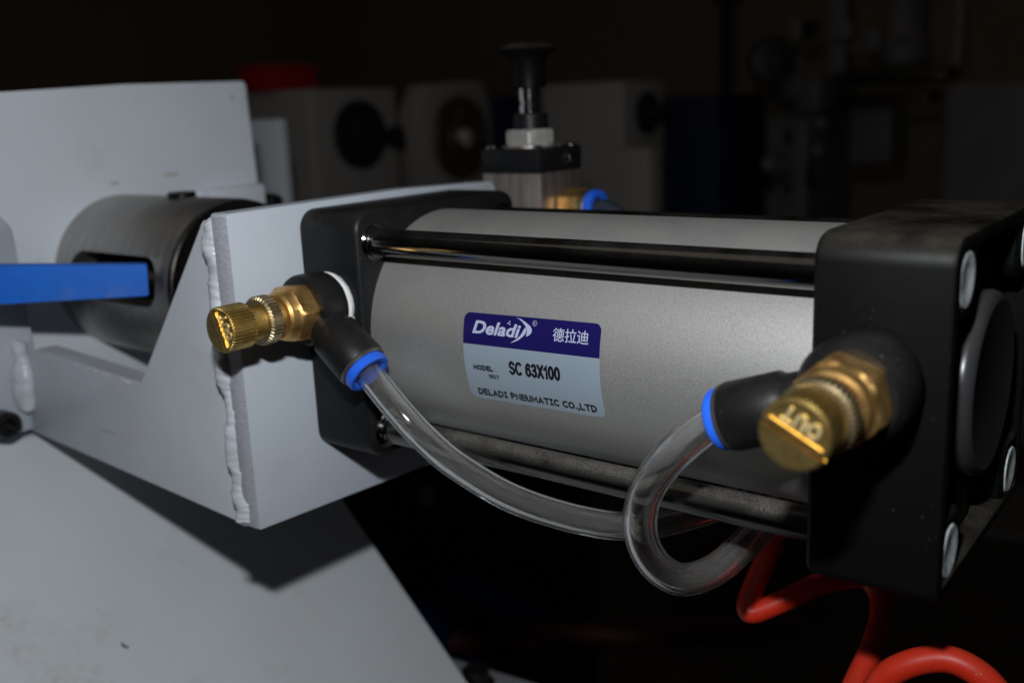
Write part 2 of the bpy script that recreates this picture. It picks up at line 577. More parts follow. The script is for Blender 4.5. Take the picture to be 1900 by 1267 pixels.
# thin webs crossing the recess, and the round centre boss
for (y0, y1, z0, z1) in ((-5, 5, 21.5, 33.6), (-5, 5, -33.9, -21.5), (-33.6, -21.5, -3, 3), (21.5, 33.6, -5, 5), (-19, -14, 16, 33.5), (14, 19, 16, 33.5), (14, 19, -33.9, -16)):
    bm = new()
    box(bm, X2 - 12.4, X2 - 4.5, y0, y1, z0, z1, .8)
    obj('web', bm, M['black_cap'], cyl)
bm = new()
lathe(bm, (X2 - 12.2, 0, 0), (1, 0, 0), [(0, 22.2), (3.2, 22.2), (4.2, 21.6), (4.8, 20.2), (6.2, 20.2), (6.8, 21.0), (10.0, 21.2), (11.6, 20.6), (12.4, 19.4), (12.5, 18.8), (12.4, 18.4), (12.4, 0)], 96, caps=False)
obj('centre_boss', bm, mat('gloss_black_cast', (.030, .030, .032), .28, spec=.5, dust=.5, dustcol=(.12, .10, .08), bump=.1, bscale=.8), cyl, sharp=60)
# barrel
bm = new()
lathe(bm, (G1 - .8, 0, 0), (1, 0, 0), [(0, 34.55), (X1 - G1 + 1.6, 34.55)], 160, caps=True)
barrel = obj('barrel', bm, M['alu'], cyl)
bm = new()
lathe(bm, (-19, 0, 0), (1, 0, 0), [(0, 9.5), (.5, 10), (20, 10)], 48)
obj('piston_rod', bm, M['chrome'], cyl)

def arc(cx, cy, rx, ry, a0, a1, n=10):
    return [(cx + rx * math.cos(math.radians(a0 + (a1 - a0) * k / n)), cy + ry * math.sin(math.radians(a0 + (a1 - a0) * k / n))) for k in range(n + 1)]
GL = {
    'D': (.72, [[(0, 0), (.24, 0)] + arc(.24, .5, .46, .5, -90, 90) + [(0, 1), 'c']]),
    'E': (.56, [[(.56, 0), (0, 0), (0, 1), (.56, 1)], [(0, .52), (.5, .52)]]),
    'L': (.54, [[(0, 1), (0, 0), (.54, 0)]]),
    'A': (.74, [[(0, 0), (.37, 1), (.74, 0)], [(.14, .3), (.6, .3)]]),
    'I': (.40, [[(.2, 0), (.2, 1)], [(0, 0), (.4, 0)], [(0, 1), (.4, 1)]]),
    'P': (.60, [[(0, 0), (0, 1), (.28, 1)] + arc(.28, .73, .30, .27, 90, -90) + [(0, .46)]]),
    'N': (.68, [[(0, 0), (0, 1), (.68, 0), (.68, 1)]]),
    'U': (.66, [[(0, 1), (0, .33)] + arc(.33, .33, .33, .33, 180, 360) + [(.66, 1)]]),
    'M': (.82, [[(0, 0), (0, 1), (.41, .3), (.82, 1), (.82, 0)]]),
    'T': (.66, [[(0, 1), (.66, 1)], [(.33, 1), (.33, 0)]]),
    'C': (.66, [arc(.40, .5, .40, .5, 52, 308, 14)]),
    'O': (.80, [arc(.40, .5, .40, .5, 0, 340, 17) + ['c']]),
    '.': (.06, [[(.03, 0), (.03, .05)]]),
    ',': (.10, [[(.08, .06), (.0, -.22)]]),
    ':': (.06, [[(.03, 0), (.03, .05)], [(.03, .6), (.03, .65)]]),
    'S': (.60, [arc(.30, .75, .28, .25, 25, 270, 12)[:-1] + arc(.30, .25, .30, .25, 90, -155, 12)]),
    'X': (.62, [[(0, 0), (.62, 1)], [(0, 1), (.62, 0)]]),
    '1': (.30, [[(0, .74), (.26, 1), (.26, 0)]]),
    '0': (.54, [arc(.27, .5, .27, .5, 0, 340, 17) + ['c']]),
    '6': (.54, [arc(.27, .31, .27, .31, 0, 340, 17) + ['c'], [(0, .33)] + arc(.29, .52, .29, .48, 180, 45, 9)]),
    '3': (.52, [arc(.24, .76, .24, .24, 150, -90, 9)[:-1] + [(.2, .52)], [(.2, .52)] + arc(.25, .26, .27, .26, 90, -155, 10)]),
    '7': (.54, [[(0, 1), (.54, 1), (.2, 0)]]),
    ' ': (.22, []),
}
def stroke_bm(text, w_, h_, t, gap=.26, depth=0.0, lift=0.0):
    """lettering of ribbons t wide, fitted into w_ x h_ mm; depth > 0 makes raised ribs"""
    adv = sum(GL[c][0] + gap for c in text) - gap
    sx, sy = (w_ - t) / adv, (h_ - t)
    bm = new()
    x = 0.0
    lvl = 0
    for c in text:
        gw, strokes = GL[c]
        for st in strokes:
            closed = st[-1] == 'c'
            P = [Vector(((x + p[0]) * sx + t / 2, p[1] * sy + t / 2, 0)) for p in st if p != 'c']
            if not closed:
                P[0] = P[0] - (P[1] - P[0]).normalized() * t * .45
                P[-1] = P[-1] + (P[-1] - P[-2]).normalized() * t * .45
            n = len(P)
            Lf, Rt = [], []
            for i in range(n):
                a = P[(i - 1) % n] if (closed or i) else None
                b_ = P[(i + 1) % n] if (closed or i < n - 1) else None
                d0 = (P[i] - a).normalized() if a is not None else None
                d1 = (b_ - P[i]).normalized() if b_ is not None else None
                if d0 is None: d0 = d1
                if d1 is None: d1 = d0
                n0, n1 = Vector((-d0.y, d0.x, 0)), Vector((-d1.y, d1.x, 0))
                m_ = (n0 + n1)
                m_ = m_.normalized() if m_.length > 1e-4 else n0
                k = min(1.8, 1 / max(.3, m_.dot(n1)))
                Lf.append(P[i] + m_ * t / 2 * k)
                Rt.append(P[i] - m_ * t / 2 * k)
            z = lvl * .004
            lvl = (lvl + 1) % 3
            tp = [(bm.verts.new(a + Vector((0, 0, z + depth))), bm.verts.new(b_ + Vector((0, 0, z + depth)))) for a, b_ in zip(Lf, Rt)]
            lo = [(bm.verts.new(a - Vector((0, 0, .3))), bm.verts.new(b_ - Vector((0, 0, .3)))) for a, b_ in zip(Lf, Rt)] if depth else None
            for i in range(n if closed else n - 1):
                j = (i + 1) % n
                bm.faces.new((tp[i][0], tp[i][1], tp[j][1], tp[j][0]))
                if lo:
                    bm.faces.new((tp[i][0], tp[j][0], lo[j][0], lo[i][0]))
                    bm.faces.new((tp[i][1], lo[i][1], lo[j][1], tp[j][1]))
            if lo and not closed:
                bm.faces.new((tp[0][0], lo[0][0], lo[0][1], tp[0][1]))
                bm.faces.new((tp[-1][0], tp[-1][1], lo[-1][1], lo[-1][0]))
        x += gw + gap
    return bm

# nameplate: wraps round the barrel.  local u = along x, v = arc length upward, rotated by 1.2 degrees
RB = 34.55
TH = math.radians(1.25)
def wrap(u, v, lift):
    x = 60.72 + u * math.cos(TH) + (25.0 - v) * math.sin(TH)
    a = 11.45 - (25.0 - v) * math.cos(TH) + u * math.sin(TH)
    t = a / RB
    return Vector((x, -(RB + lift) * math.cos(t), (RB + lift) * math.sin(t)))
LW, LH, BAND = 44.25, 24.85, 16.35
def wrap_bm(bm, lift):
    y0 = min(v.co.y for v in bm.verts)
    y1 = max(v.co.y for v in bm.verts)
    y = math.floor(y0)
    while y < y1:
        bmesh.ops.bisect_plane(bm, geom=bm.verts[:] + bm.edges[:] + bm.faces[:], plane_co=(0, y + 1e-4, 0), plane_no=(0, 1, 0), dist=1e-5)
        y += 0.8
    for v in bm.verts:
        v.co = wrap(v.co.x, v.co.y, lift + v.co.z)
    return bm
def round_rect(x0, x1, y0, y1, rtl, rtr, rbr, rbl):
    pts = []
    for cx, cy, r, a0 in ((x1 - rtr, y1 - rtr, rtr, 0), (x0 + rtl, y1 - rtl, rtl, 90), (x0 + rbl, y0 + rbl, rbl, 180), (x1 - rbr, y0 + rbr, rbr, 270)):
        for k in range(7 if r > .01 else 1):
            a = math.radians(a0 + 15 * k)
            pts.append(Vector((cx + r * math.cos(a), cy + r * math.sin(a), 0)))
    return pts
def flat(pts):
    bm = new()
    bm.faces.new([bm.verts.new(p) for p in pts])
    return bm
lab = obj('nameplate', wrap_bm(flat(round_rect(0, LW, 0, LH, 2, 2, 2, 2)), 0.08), M['label_grey'], cyl, label='silver blue nameplate sticker')
obj('blue_band', wrap_bm(flat(round_rect(0.02, LW - .02, BAND - .1, LH - .02, 2, 2, 0, 0)), 0.13), M['label_blue'], lab)
def put(bm, u, v, lift=0.18, rot=0.0):
    c, s = math.cos(rot), math.sin(rot)
    for q in bm.verts:
        x, y = q.co.x, q.co.y
        q.co = Vector((u + x * c - y * s, v + x * s + y * c, q.co.z))
    return wrap_bm(bm, lift)
# lettering, each line a mesh of its own
obj('printed_wordmark', put(fit_w(text_bm('Deladi', 5.2, bold=0.15, shear=0.25, spacing=1.02), 16.3, 3.55), 3.25, 19.25, rot=-.008), M['print'], lab)
def outline(pts, lift):
    P = [Vector((a, b_, 0)) for a, b_ in pts]
    return wrap_bm(flat(P), lift)
obj('swoosh_upper', outline([(17.54, 24.45), (19.29, 24.19), (21.08, 23.38), (22.58, 22.56), (23.21, 21.75), (23.11, 20.87), (22.44, 20.2), (21.55, 19.76), (21.51, 20.21), (21.66, 20.89), (21.5, 21.67), (20.93, 22.56), (19.91, 23.43), (18.8, 24.1)], .2), M['print'], lab)
obj('swoosh_lower', outline([(21.12, 22.13), (21.4, 21.4), (21.25, 20.59), (20.49, 19.72), (19.21, 18.76), (17.55, 18.0), (16.37, 17.67), (17.54, 18.35), (18.85, 19.18), (19.73, 20.06), (20.31, 21.05), (20.79, 21.83)], .2), M['print'], lab)
for k, (u, v) in enumerate(((15.25, 22.75), (15.75, 23.2), (15.85, 22.55))):
    bm = new()
    bmesh.ops.create_circle(bm, cap_ends=True, radius=0.22, segments=10)
    obj('printed_dot', put(bm, u, v), M['print'], lab)
bm = new()
bmesh.ops.create_circle(bm, cap_ends=False, radius=0.72, segments=24)
ring0 = [v.co.copy() for v in bm.verts]
bm.clear()
ov = [bm.verts.new(p) for p in ring0]
iv = [bm.verts.new(p * 0.86) for p in ring0]
for k in range(24):
    bm.faces.new((ov[k], ov[(k + 1) % 24], iv[(k + 1) % 24], iv[k]))
reg = text_bm('R', 1.1)
tmpm = bpy.data.meshes.new('t')
for v in reg.verts:
    v.co.x -= 0.33
    v.co.y -= 0.38
reg.to_mesh(tmpm)
reg.free()
bm.from_mesh(tmpm)
bpy.data.meshes.remove(tmpm)
obj('registered_mark', put(bm, 23.9, 23.4), M['print'], lab)
obj('printed_chinese_name', put(fit_w(text_bm('\u5fb7\u62c9\u8fea', 4.2, bold=0.03), 10.9, 3.5), 29.9, 19.3), M['print'], lab)
obj('printed_model_word', put(stroke_bm('MODEL', 6.9, 1.5, .40, gap=.34), 3.05, 9.15), M['ink'], lab)
obj('printed_colon', put(stroke_bm(':', .25, 1.0, .16), 10.25, 9.3), M['ringgrey'], lab)
obj('printed_batch_number', put(stroke_bm('1607', 3.65, 1.2, .27, gap=.3), 8.0, 7.1), M['ink'], lab)
obj('printed_model_number', put(stroke_bm('SC 63X100', 16.7, 3.8, .76, gap=.30), 15.5, 9.05), M['ink'], lab)
obj('printed_company_line', put(stroke_bm('DELADI PNEUMATIC CO.,LTD', 39.1, 2.1, .50, gap=.32), 2.95, 1.5), M['ink'], lab)

# ================================================================== BRACKET
br = thing('mounting_bracket', 'white painted steel bracket plate with welded side gusset holding the cylinder', 'bracket', (0, 0, 0))
bm = new()
yN, yF = -62.6, 58.2
pts = [Vector((0, yN, -56.4)), Vector((0, yF - 3, -61.2)), Vector((0, yF, -58)), Vector((0, yF, 36)), Vector((0, yF - 2, 38.3)), Vector((0, 10, 39.6)), Vector((0, yN + .8, 39.1)), Vector((0, yN, 38.5))]
prism(bm, pts, (-7.6, 0, 0), .35, 2)
# the scored near edge carries its own look
bm.faces.ensure_lookup_table()
for f in bm.faces:
    if f.normal.y < -0.9 and f.calc_area() > 50:
        f.material_index = 1
for f in bm.faces:
    c_ = f.calc_center_median()
    if abs(c_.y - yN) < .2 and f.calc_area() > 50:
        f.material_index = 1
plate = obj('plate', bm, [M['paint'], M['cutedge']], br)
bm = new()
G = [(-7.7, 37.2), (-17.8, 36.2), (-19.2, 35.0), (-62.2, -20.2), (-131.5, -16.3), (-137.5, -17.5), (-141, -21), (-146.2, -51.2), (-14.8, -59.3), (-7.7, -60)]
prism(bm, [Vector((x, -58.2, z)) for x, z in G], (0, 8, 0), .5, 2)
obj('gusset', bm, M['paint_gusset'], br)
# weld beads
def bead(name, pts, r, seed, n=14, k=16):
    path = smooth_path(pts, k)
    rnd = random.Random(seed)
    ph = rnd.random() * 50
    bm = new()
    def rad(i):
        t = i / (len(path) - 1)
        e = min(1, (t + .008) * 18, (1.008 - t) * 18) ** .5
        return r * e * (1 + .42 * noise.noise(Vector((ph, i * .045, 0))) + .07 * abs(math.sin(i * .8 + 3 * noise.noise(Vector((i * .05, ph, 0))))) + .12 * max(0, noise.noise(Vector((i * .3, 2, ph)))))
    def wob(q, p):
        return q + noise.noise_vector(q * .16 + Vector((ph, 0, 0))) * r * .42 + noise.noise_vector(q * .7) * r * .09
    for i, p in enumerate(path):
        path[i] = p + Vector((noise.noise(Vector((i * .06, ph, 3))), 0, 0)) * r * .45
    sweep(bm, path, rad, n, wob=wob)
    return obj(name, bm, M['weld'], br, sharp=70)
bead('weld_bead', [(-12.0, -58.6, 37.2), (-10.8, -59.6, 30), (-10.4, -60.0, 18), (-10.0, -60.2, 4), (-9.8, -60.2, -10), (-9.4, -60.0, -24), (-9.6, -60.2, -38), (-9.0, -60.4, -50), (-8.2, -60.6, -57.5)], 3.3, 3, k=22)
bead('weld_bead', [(-146.0, -57.5, -14.0), (-143.5, -59.2, -22), (-143.6, -59.6, -32), (-144.2, -59.4, -42)], 3.4, 9)
bead('weld_bead', [(-9.2, -48.2, 36), (-9.0, -48.2, 0), (-9.0, -48.2, -56)], 2.4, 5)
# flange block the gusset is welded to, bolted to the machine
bm = new()
prism(bm, [Vector((-146.0, y, z)) for y, z in ((-130, 34.5), (-57, 33.4), (-53.4, 28.5), (-52.8, 13), (-52.6, -13), (-56.5, -50.6), (-130, -50.6))], (-11.4, 0, 0), 1.0, 2)
obj('flange_block', bm, M['paint'], br)
bm = new()
lathe(bm, (-146.1, -69.5, -44.6), (1, 0, 0), [(0, 5.2), (6.4, 5.2), (7.2, 4.5), (7.2, 2.7), (3.5, 2.5), (3.5, 0)], 40, caps=False)
obj('socket_bolt', bm, M['rubber'], br)

# ================================================================== MACHINE HOUSING (back plate, sloped sheet)
hs = thing('machine_housing', 'white painted machine body with upright back plate and sloping front sheet', 'machine', (-158, 0, -55))
bm = new()
prism(bm, [Vector((-158, y, z)) for y, z in ((-150, 73.5), (-44, 78.7), (8, 81.1), (69.5, 82.2), (71.6, 80.4), (72.2, 33.2), (72.2, -55), (-150, -55))], (-10, 0, 0), .8, 2)
obj('back_plate', bm, M['paint_back'], hs)
# sloping sheet, 45 degrees, with a folded lip at its right edge
bm = new()
def sl(d, y):
    return Vector((-151.5 + d, y, -55 - d))
prism(bm, [sl(-.2, -190), sl(-.2, 54.5), sl(215, 56.5), sl(215, -190)], Vector((-1.8, 0, -1.8)), .6, 2)
obj('sloped_sheet', bm, M['paint_slope'], hs)
bm = new()
prism(bm, [Vector((-151.6, 53.4, -57.8)), Vector((60, 55.3, -269)), Vector((-10, 55.3, -420)), Vector((-168, 53.4, -420)), Vector((-168, 53.4, -57.8))], (0, -2, 0), .3)
obj('side_sheet', bm, M['bgnavy'], hs)
bm = new()
box(bm, -168, -152.2, -190, 71, -68, -55.2, .6)
obj('top_ledge', bm, M['paint_back'], hs)
# small angle block and stud behind the bushing
bm = new()
box(bm, -157.9, -150, 40, 69.8, 20, 34.4, .6)
obj('angle_block', bm, M['paint_back'], hs)
bm = new()
lathe(bm, (-150, 74.5, 25.0), (1, 0, 0), [(-8, 4.4), (2, 4.4), (2.6, 3.8), (2.6, 0)], 6, caps=False)
obj('dark_bolt', bm, M['rubber'], hs)
bm = new()
box(bm, -428, -380.4, 268, 278, -200, 63.5, 1)
obj('upright_strip', bm, M['paint_back'], hs)
bm = new()
box(bm, -428, -168.2, 60, 267.7, -120, -90, 1)
obj('rear_ledge', bm, M['paint_back'], hs)

def fleck(parent, c, n, w_, h_, material, seed):
    rr = random.Random(seed)
    a, u, v = frame(n)
    bm = new()
    P = []
    for k in range(9):
        an = 2 * math.pi * k / 9
        P.append(Vector(c) + a * .02 + (u * math.cos(an) * w_ + v * math.sin(an) * h_) * (.6 + .6 * rr.random()))
    prism(bm, P, a * .25)
    obj('dirt_fleck', bm, material, parent)
M['rust'] = mat('rust_fleck', (.30, .19, .08), .7)
M['soot'] = mat('soot_fleck', (.035, .035, .038), .7)
fleck(hs, (-85.3, -66.1, -121.1), (1, 0, 1), 1.3, .5, M['soot'], 1)
fleck(hs, (-84.6, -65.2, -122.2), (1, 0, 1), .5, .8, M['soot'], 2)
M['smudge'] = mat('grey_smudge', (.42, .43, .45), .6)
M['smudge_tan'] = mat('tan_smudge', (.52, .50, .44), .6)
fleck(hs, (-158, 62.3, 74.4), (1, 0, 0), 2.2, .9, M['smudge'], 3)
fleck(hs, (-158, -2.8, 40.6), (1, 0, 0), .7, 2.6, M['smudge'], 4)
fleck(hs, (-158, 26.1, 42.2), (1, 0, 0), .8, 4.0, M['smudge_tan'], 5)
M['chip'] = mat('bright_paint_chip', (.8, .8, .8), .5)
rr_ = random.Random(12)
for k in range(12):
    t_ = rr_.random()
    fleck(br, (-66 - 62 * t_, -58.3, -20.6 + 3.9 * t_ - .4 * rr_.random()), (0, -1, 0), .35, .25 + .3 * rr_.random(), M['chip'], 30 + k)
for k, (y, z) in enumerate(((6.9, 39.5), (12.5, 39.4), (43.0, 39.0), (-60.5, 38.9))):
    fleck(br, (-.5 - k * .4, y, z), (0, 0, 1), .5, .8, M['rust'], 10 + k)

# ================================================================== STEEL BUSHING
BY, BZ = -1.2, 3.2
bs = thing('steel_bushing', 'thick turned steel bushing with a side slot on the white back plate', 'bushing', (-158, BY, BZ))
bm = new()
lathe(bm, (-158.1, BY, BZ), (1, 0, 0), [(0, 32.6), (76.6, 32.6), (78.0, 31.8), (78.0, 22), (6, 22), (6, 0)], 128, caps=False)
bmesh.ops.holes_fill(bm, edges=bm.edges)
sleeve = obj('sleeve', bm, M['steel'], bs)
cb = new()
slot = []
for (x, z, a0) in ((-94.5, 9.5, 0), (-138.5, 9.5, 90), (-138.5, 6, 180), (-94.5, 6, 270)):
    for k in range(7):
        a = math.radians(a0 + 15 * k)
        slot.append(Vector((x + 7.5 * math.cos(a), -50, z + 7.5 * math.sin(a))))
prism(cb, slot, (0, 36, 0))
boolean(sleeve, cb)
bm = new()
lathe(bm, (-80.0, BY, BZ), (1, 0, 0), [(0, 32.2), (2.2, 32.2), (2.6, 31.6), (2.6, 12), (-4, 12)], 96, caps=False)
obj('end_collar', bm, M['darksteel'], bs)
bm = new()
lathe(bm, (-151.5, BY, BZ), (1, 0, 0), [(0, 11.5), (132, 11.5)], 48)
obj('push_rod', bm, M['darksteel'], bs)
bm = new()
lathe(bm, (-112, BY, BZ + 32.2), (0, 0, 1), [(0, 5.5), (2.0, 5.5), (2.4, 5.0), (2.4, 2), (1.2, 2), (1.2, 0)], 32, caps=False)
obj('grub_screw', bm, M['darksteel'], bs)

# ================================================================== BLUE LEVER
lv = thing('blue_lever', 'flat blue painted bar reaching across to the slotted steel bushing', 'lever', (-82, -38, 10))
bm = new()
P0, P1 = Vector((-83.5, -38.1, 10.6)), Vector((-109.8, -77.6, 13.5))
d = (P0 - P1).normalized()
P1 = P0 - d * 150
up = Vector((0.06, 0.18, 1))
up = (up - d * up.dot(d)).normalized()
sd = d.cross(up)          # towards +x / camera side
hh, tt = 5.9, 3.0
def ringat(p, k=1.0):
    return [p + up * hh * a * k + sd * tt * c for a, c in ((1, .6), (.93, 1), (-.93, 1), (-1, .6), (-1, -.6), (-.93, -1), (.93, -1), (1, -.6))]
loft(bm, [ringat(P1, 1.58), ringat(P0 - d * .8), ringat(P0, .93)])
obj('bar', bm, M['bluebar'], lv)
bm = new()
lathe(bm, P0 - d * 7 - sd * 1, -sd, [(0, 3.6), (22, 3.6)], 24)
obj('pin', bm, M['darksteel'], lv)

# ================================================================== FLOW CONTROL VALVES
def knurl(bm, org, ax, s0, s1, r, n, depth, bev=.4):
    org = Vector(org)
    a, u, v = frame(ax)
    rings = []
    m_ = n * 4
    for s, k in ((s0, -bev), (s0 + bev, 0), (s1 - bev, 0), (s1, -bev)):
        ring = []
        for i in range(m_):
            an = 2 * math.pi * i / m_
            rr = r + k - (depth if i % 4 in (2, 3) else 0)
            ring.append(org + a * s + (u * math.cos(an) + v * math.sin(an)) * rr)
        rings.append(ring)
    loft(bm, rings)

def valve(cx, label, out, hexrot, faceang, group, frayed=True, K=1.0, oz=10.0, ext=0.0, bx=0.0):
    ox = cx
    Y = -37.5
    t = thing('flow_control_valve', label, 'valve', (ox, Y, oz), group)
    O = Vector((ox, Y, oz))
    ax = Vector((0, -1, 0))
    bm = new()
    k_ = 1.0 if frayed else .93
    lathe(bm, O, ax, [(-.3, 9.2 * k_), (.6, 9.7 * k_), (1.5, 9.9 * k_), (2.2, 9.6 * k_)], 48, caps=True)
    for v in bm.verts:
        v.co += noise.noise_vector(v.co * .5) * .35
    for (dx, dz, r_) in ((8.6, -3.2, .9), (9.4, -4.6, .7), (8.3, -5.6, .8), (9.9, -3.4, .5), (8.9, 2.5, .5)) if frayed else ():
        q = bmesh.ops.create_icosphere(bm, subdivisions=2, radius=r_)['verts']
        for v in q:
            v.co = O + Vector((dx, -1.2, dz)) + v.co + noise.noise_vector(v.co * 2.2 + Vector((dx, dz, 0))) * .7 * r_
    obj('thread_tape' if frayed else 'thread_seal', bm, M['tape'] if frayed else M['plastic'], t)
    bm = new()
    zoomed = lambda b_: [setattr(v, 'co', O + (v.co - O) * K) for v in b_.verts]
    lathe(bm, O, ax, [(2.1, 8.4), (2.2, 9.5), (2.9, 10.1), (8, 10.5), (11.0 + bx * .6, 10.5), (12.0 + bx * .6, 10.1), (12.2 + bx, 9.2), (12.3 + bx, 4)], 72)
    # union with the side outlet
    out = Vector(out)
    c0 = Vector((ox, out.y, oz))
    dr = (out - c0)
    Ln = dr.length
    dr.normalize()
    bm2 = new()
    zoomed(bm)
    lathe(bm, c0, dr, [(2, 5.9), (Ln - 17.5, 6.3), (Ln - 16.2, 6.6), (Ln - 15.4, 7.25), (Ln - 3.1, 7.55), (Ln - 2.6, 7.3), (Ln - 2.5, 5.0)], 56)
    body = obj('elbow_body', bm, M['plastic'], t, sharp=40)
    bm = new()
    lathe(bm, c0, dr, [(Ln - 2.7, 5.2), (Ln - 2.7, 7.3), (Ln - 1.9, 7.35), (Ln - 1.5, 7.1), (Ln - 1.5, 5.2)], 56, caps=False)
    obj('clamp_ring', bm, M['ringgrey'], t)
    bm = new()
    lathe(bm, c0, dr, [(Ln - 6, 4.15), (Ln - 6, 4.7), (Ln - 1.6, 4.8), (Ln - 1.55, 6.6), (Ln - .9, 6.85), (Ln + .5, 6.8), (Ln + 1.1, 6.3), (Ln + 1.0, 5.2), (Ln + .3, 4.4), (Ln - 6, 4.15)], 56, caps=False)
    obj('release_ring', bm, M['blue'], t)
    # hexagonal brass body with domed front
    bm = new()
    a_, u_, v_ = frame(ax)
    def hexring(s, R_, rc, n=72):
        pts = []
        for i in range(n):
            an = 2 * math.pi * i / n
            k = ((an - hexrot) % (math.pi / 3)) - math.pi / 6
            rr = min(R_ * math.cos(math.pi / 6) / math.cos(k), rc)
            pts.append(O + a_ * (s + bx) + (u_ * math.cos(an) + v_ * math.sin(an)) * rr)
        return pts
    loft(bm, [hexring(11.9, 8.9, 8.2), hexring(12.6, 8.9, 8.95), hexring(16.6, 8.9, 8.95), hexring(17.9, 8.9, 8.1), hexring(18.5, 8.9, 7.4), hexring(20.4, 8.9, 6.9), hexring(21.1, 8.9, 6.2), hexring(21.1, 8.9, 4.6)])
    zoomed(bm)
    obj('hex_body', bm, M['brass_orange'], t, sharp=28)
    # threaded stem
    bm = new()
    prof = [(20.5, 4.0)]
    s = 21.0
    while s < 34.5 + ext:
        prof += [(s, 4.55), (s + .22, 4.9), (s + .44, 4.55)]
        s += .55
    lathe(bm, O, ax, prof, 48)
    zoomed(bm)
    obj('threaded_stem', bm, M['brass'], t, sharp=50)
    bm = new()
    knurl(bm, O, ax, 23.6 + bx * .8, 27.9 + bx * .8, 7.0, 40, .38, .6)
    zoomed(bm)
    obj('lock_nut', bm, M['brass_pale'], t, sharp=20)
    # knob: knurled drum, screwdriver slot and raised OUT lettering
    bm = new()
    knurl(bm, O, ax, 32.3 + ext, 40.3 + ext, 6.35, 42, .40, .35)
    zoomed(bm)
    knob = obj('knob', bm, M['brass'], t, sharp=20)
    # face frame: right = text direction, seen from -y looking towards +y
    ca, sa = math.cos(faceang), math.sin(faceang)
    R_ = Vector((ca, 0, sa))           # text reading direction
    U_ = Vector((-sa, 0, ca))          # text up
    F0 = O + ax * (40.3 + ext) * K
    def fm(p, q, dd):                  # p along text, q along up, dd outward
        return F0 + (R_ * p + U_ * q + ax * dd) * K
    cb = new()
    q0, q1 = 0.6, 1.15
    prism(cb, [fm(-9, q0, .6), fm(9, q0, .6), fm(9, q1, .6), fm(-9, q1, .6)], -ax * 1.6)
    boolean(knob, cb)
    # recessed half-moon behind the letters
    cb = new()
    arc = [fm(5.15 * math.cos(a), -.35 + 5.15 * math.sin(a) * .98, .5) for a in [math.pi + k * math.pi / 16 for k in range(17)]]
    prism(cb, arc, -ax * .95)
    boolean(knob, cb)
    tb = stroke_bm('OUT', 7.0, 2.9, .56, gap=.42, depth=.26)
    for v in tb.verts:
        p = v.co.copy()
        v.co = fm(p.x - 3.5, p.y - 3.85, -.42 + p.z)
    obj('raised_lettering', tb, M['brass_highlight'], knob)
    return t, out, dr

GRP = 'brass flow control valves on the cylinder'
vF = valve(12.5, 'brass flow control valve with knurled knob screwed into the front cap above the bracket plate', (33.9, -45.5, -6.4), math.radians(95), math.radians(112), GRP)
vR = valve(173.0, 'brass flow control valve nearest the camera on the rear black end cap', (144.2, -47.0, -2.0), math.radians(72), math.radians(153), GRP, frayed=False, K=1.05, oz=8.7, ext=-0.7, bx=3.2)

# ================================================================== HOSES
def clear_tube(label, pts, group):
    path = smooth_path(pts, 12)
    bm = new()
    a = sweep(bm, path, 4.0, 28, cap=False)
    c = sweep(bm, path, 2.55, 28, cap=False, flip=True)
    n = 28
    for A_, B_ in ((a[0], c[0]), (a[-1], c[-1])):
        for i in range(n):
            j = (i + 1) % n
            bm.faces.new((A_[i], A_[j], B_[j], B_[i]))
    o = obj('clear_air_hose', bm, M['clear'], None, org=pts[0], sharp=60)
    return tag(o, label, 'hose', group)
g_h = 'clear air hoses from the flow control valves'
clear_tube('clear plastic hose curving from the left valve under the silver barrel',
           [(28.5, -45.5, -2.3), (33.9, -45.5, -6.4), (41.4, -45.5, -13.0), (47.7, -44.2, -19.6), (53.5, -42.0, -25.8), (60.4, -39.0, -31.9), (74.3, -33.0, -40.4), (91.4, -24.0, -46.4), (104.2, -14.0, -48.6), (115.7, 2.0, -47.5), (122.1, 20.0, -45.6), (122, 40, -46), (110, 60, -52), (90, 75, -70)], g_h)
clear_tube('clear plastic hose looping down from the right valve beside the rear cap',
           [(149.6, -47, 0.3), (144.2, -47.0, -2.0), (139.5, -48.8, -5.2), (132.7, -50.6, -12.6), (126.5, -50.1, -22.4), (123.4, -46.8, -33.7), (124.2, -41.5, -43.6), (127.4, -34.1, -49.8), (131.0, -23.7, -50.7), (133.5, -13.6, -48.0), (135, -2, -45.3), (136, 12, -43.0), (140, 30, -44), (140, 55, -60)], g_h)
hp = [(128, 52, -44), (125.3, 44.6, -52.3), (123.2, 37.5, -61.8), (122.3, 30.1, -70.7), (120.1, 22.5, -81.4), (121.4, 19.8, -85.1), (127.2, 25.1, -83.1), (138.0, 35.3, -77.4), (147.8, 41.9, -76.0), (153.9, 38.9, -80.6), (156.5, 26.3, -85.9), (155.7, 11.0, -93.9), (157.0, -1.4, -97.6), (164.3, -7.7, -86.9), (170.4, -7.9, -74.2), (180.5, -4.6, -68.4), (188.8, -3.5, -69.6), (194.9, -3.1, -75.5), (198.3, -5.6, -84.2), (200, -4, -110), (195, 20, -180)]
bm = new()
sweep(bm, smooth_path(hp, 10, 2), 3.3, 24)
tag(obj('red_air_hose', bm, M['red'], None, org=hp[0], sharp=60), 'bright red coiled air hose hanging below the rear end cap', 'hose')

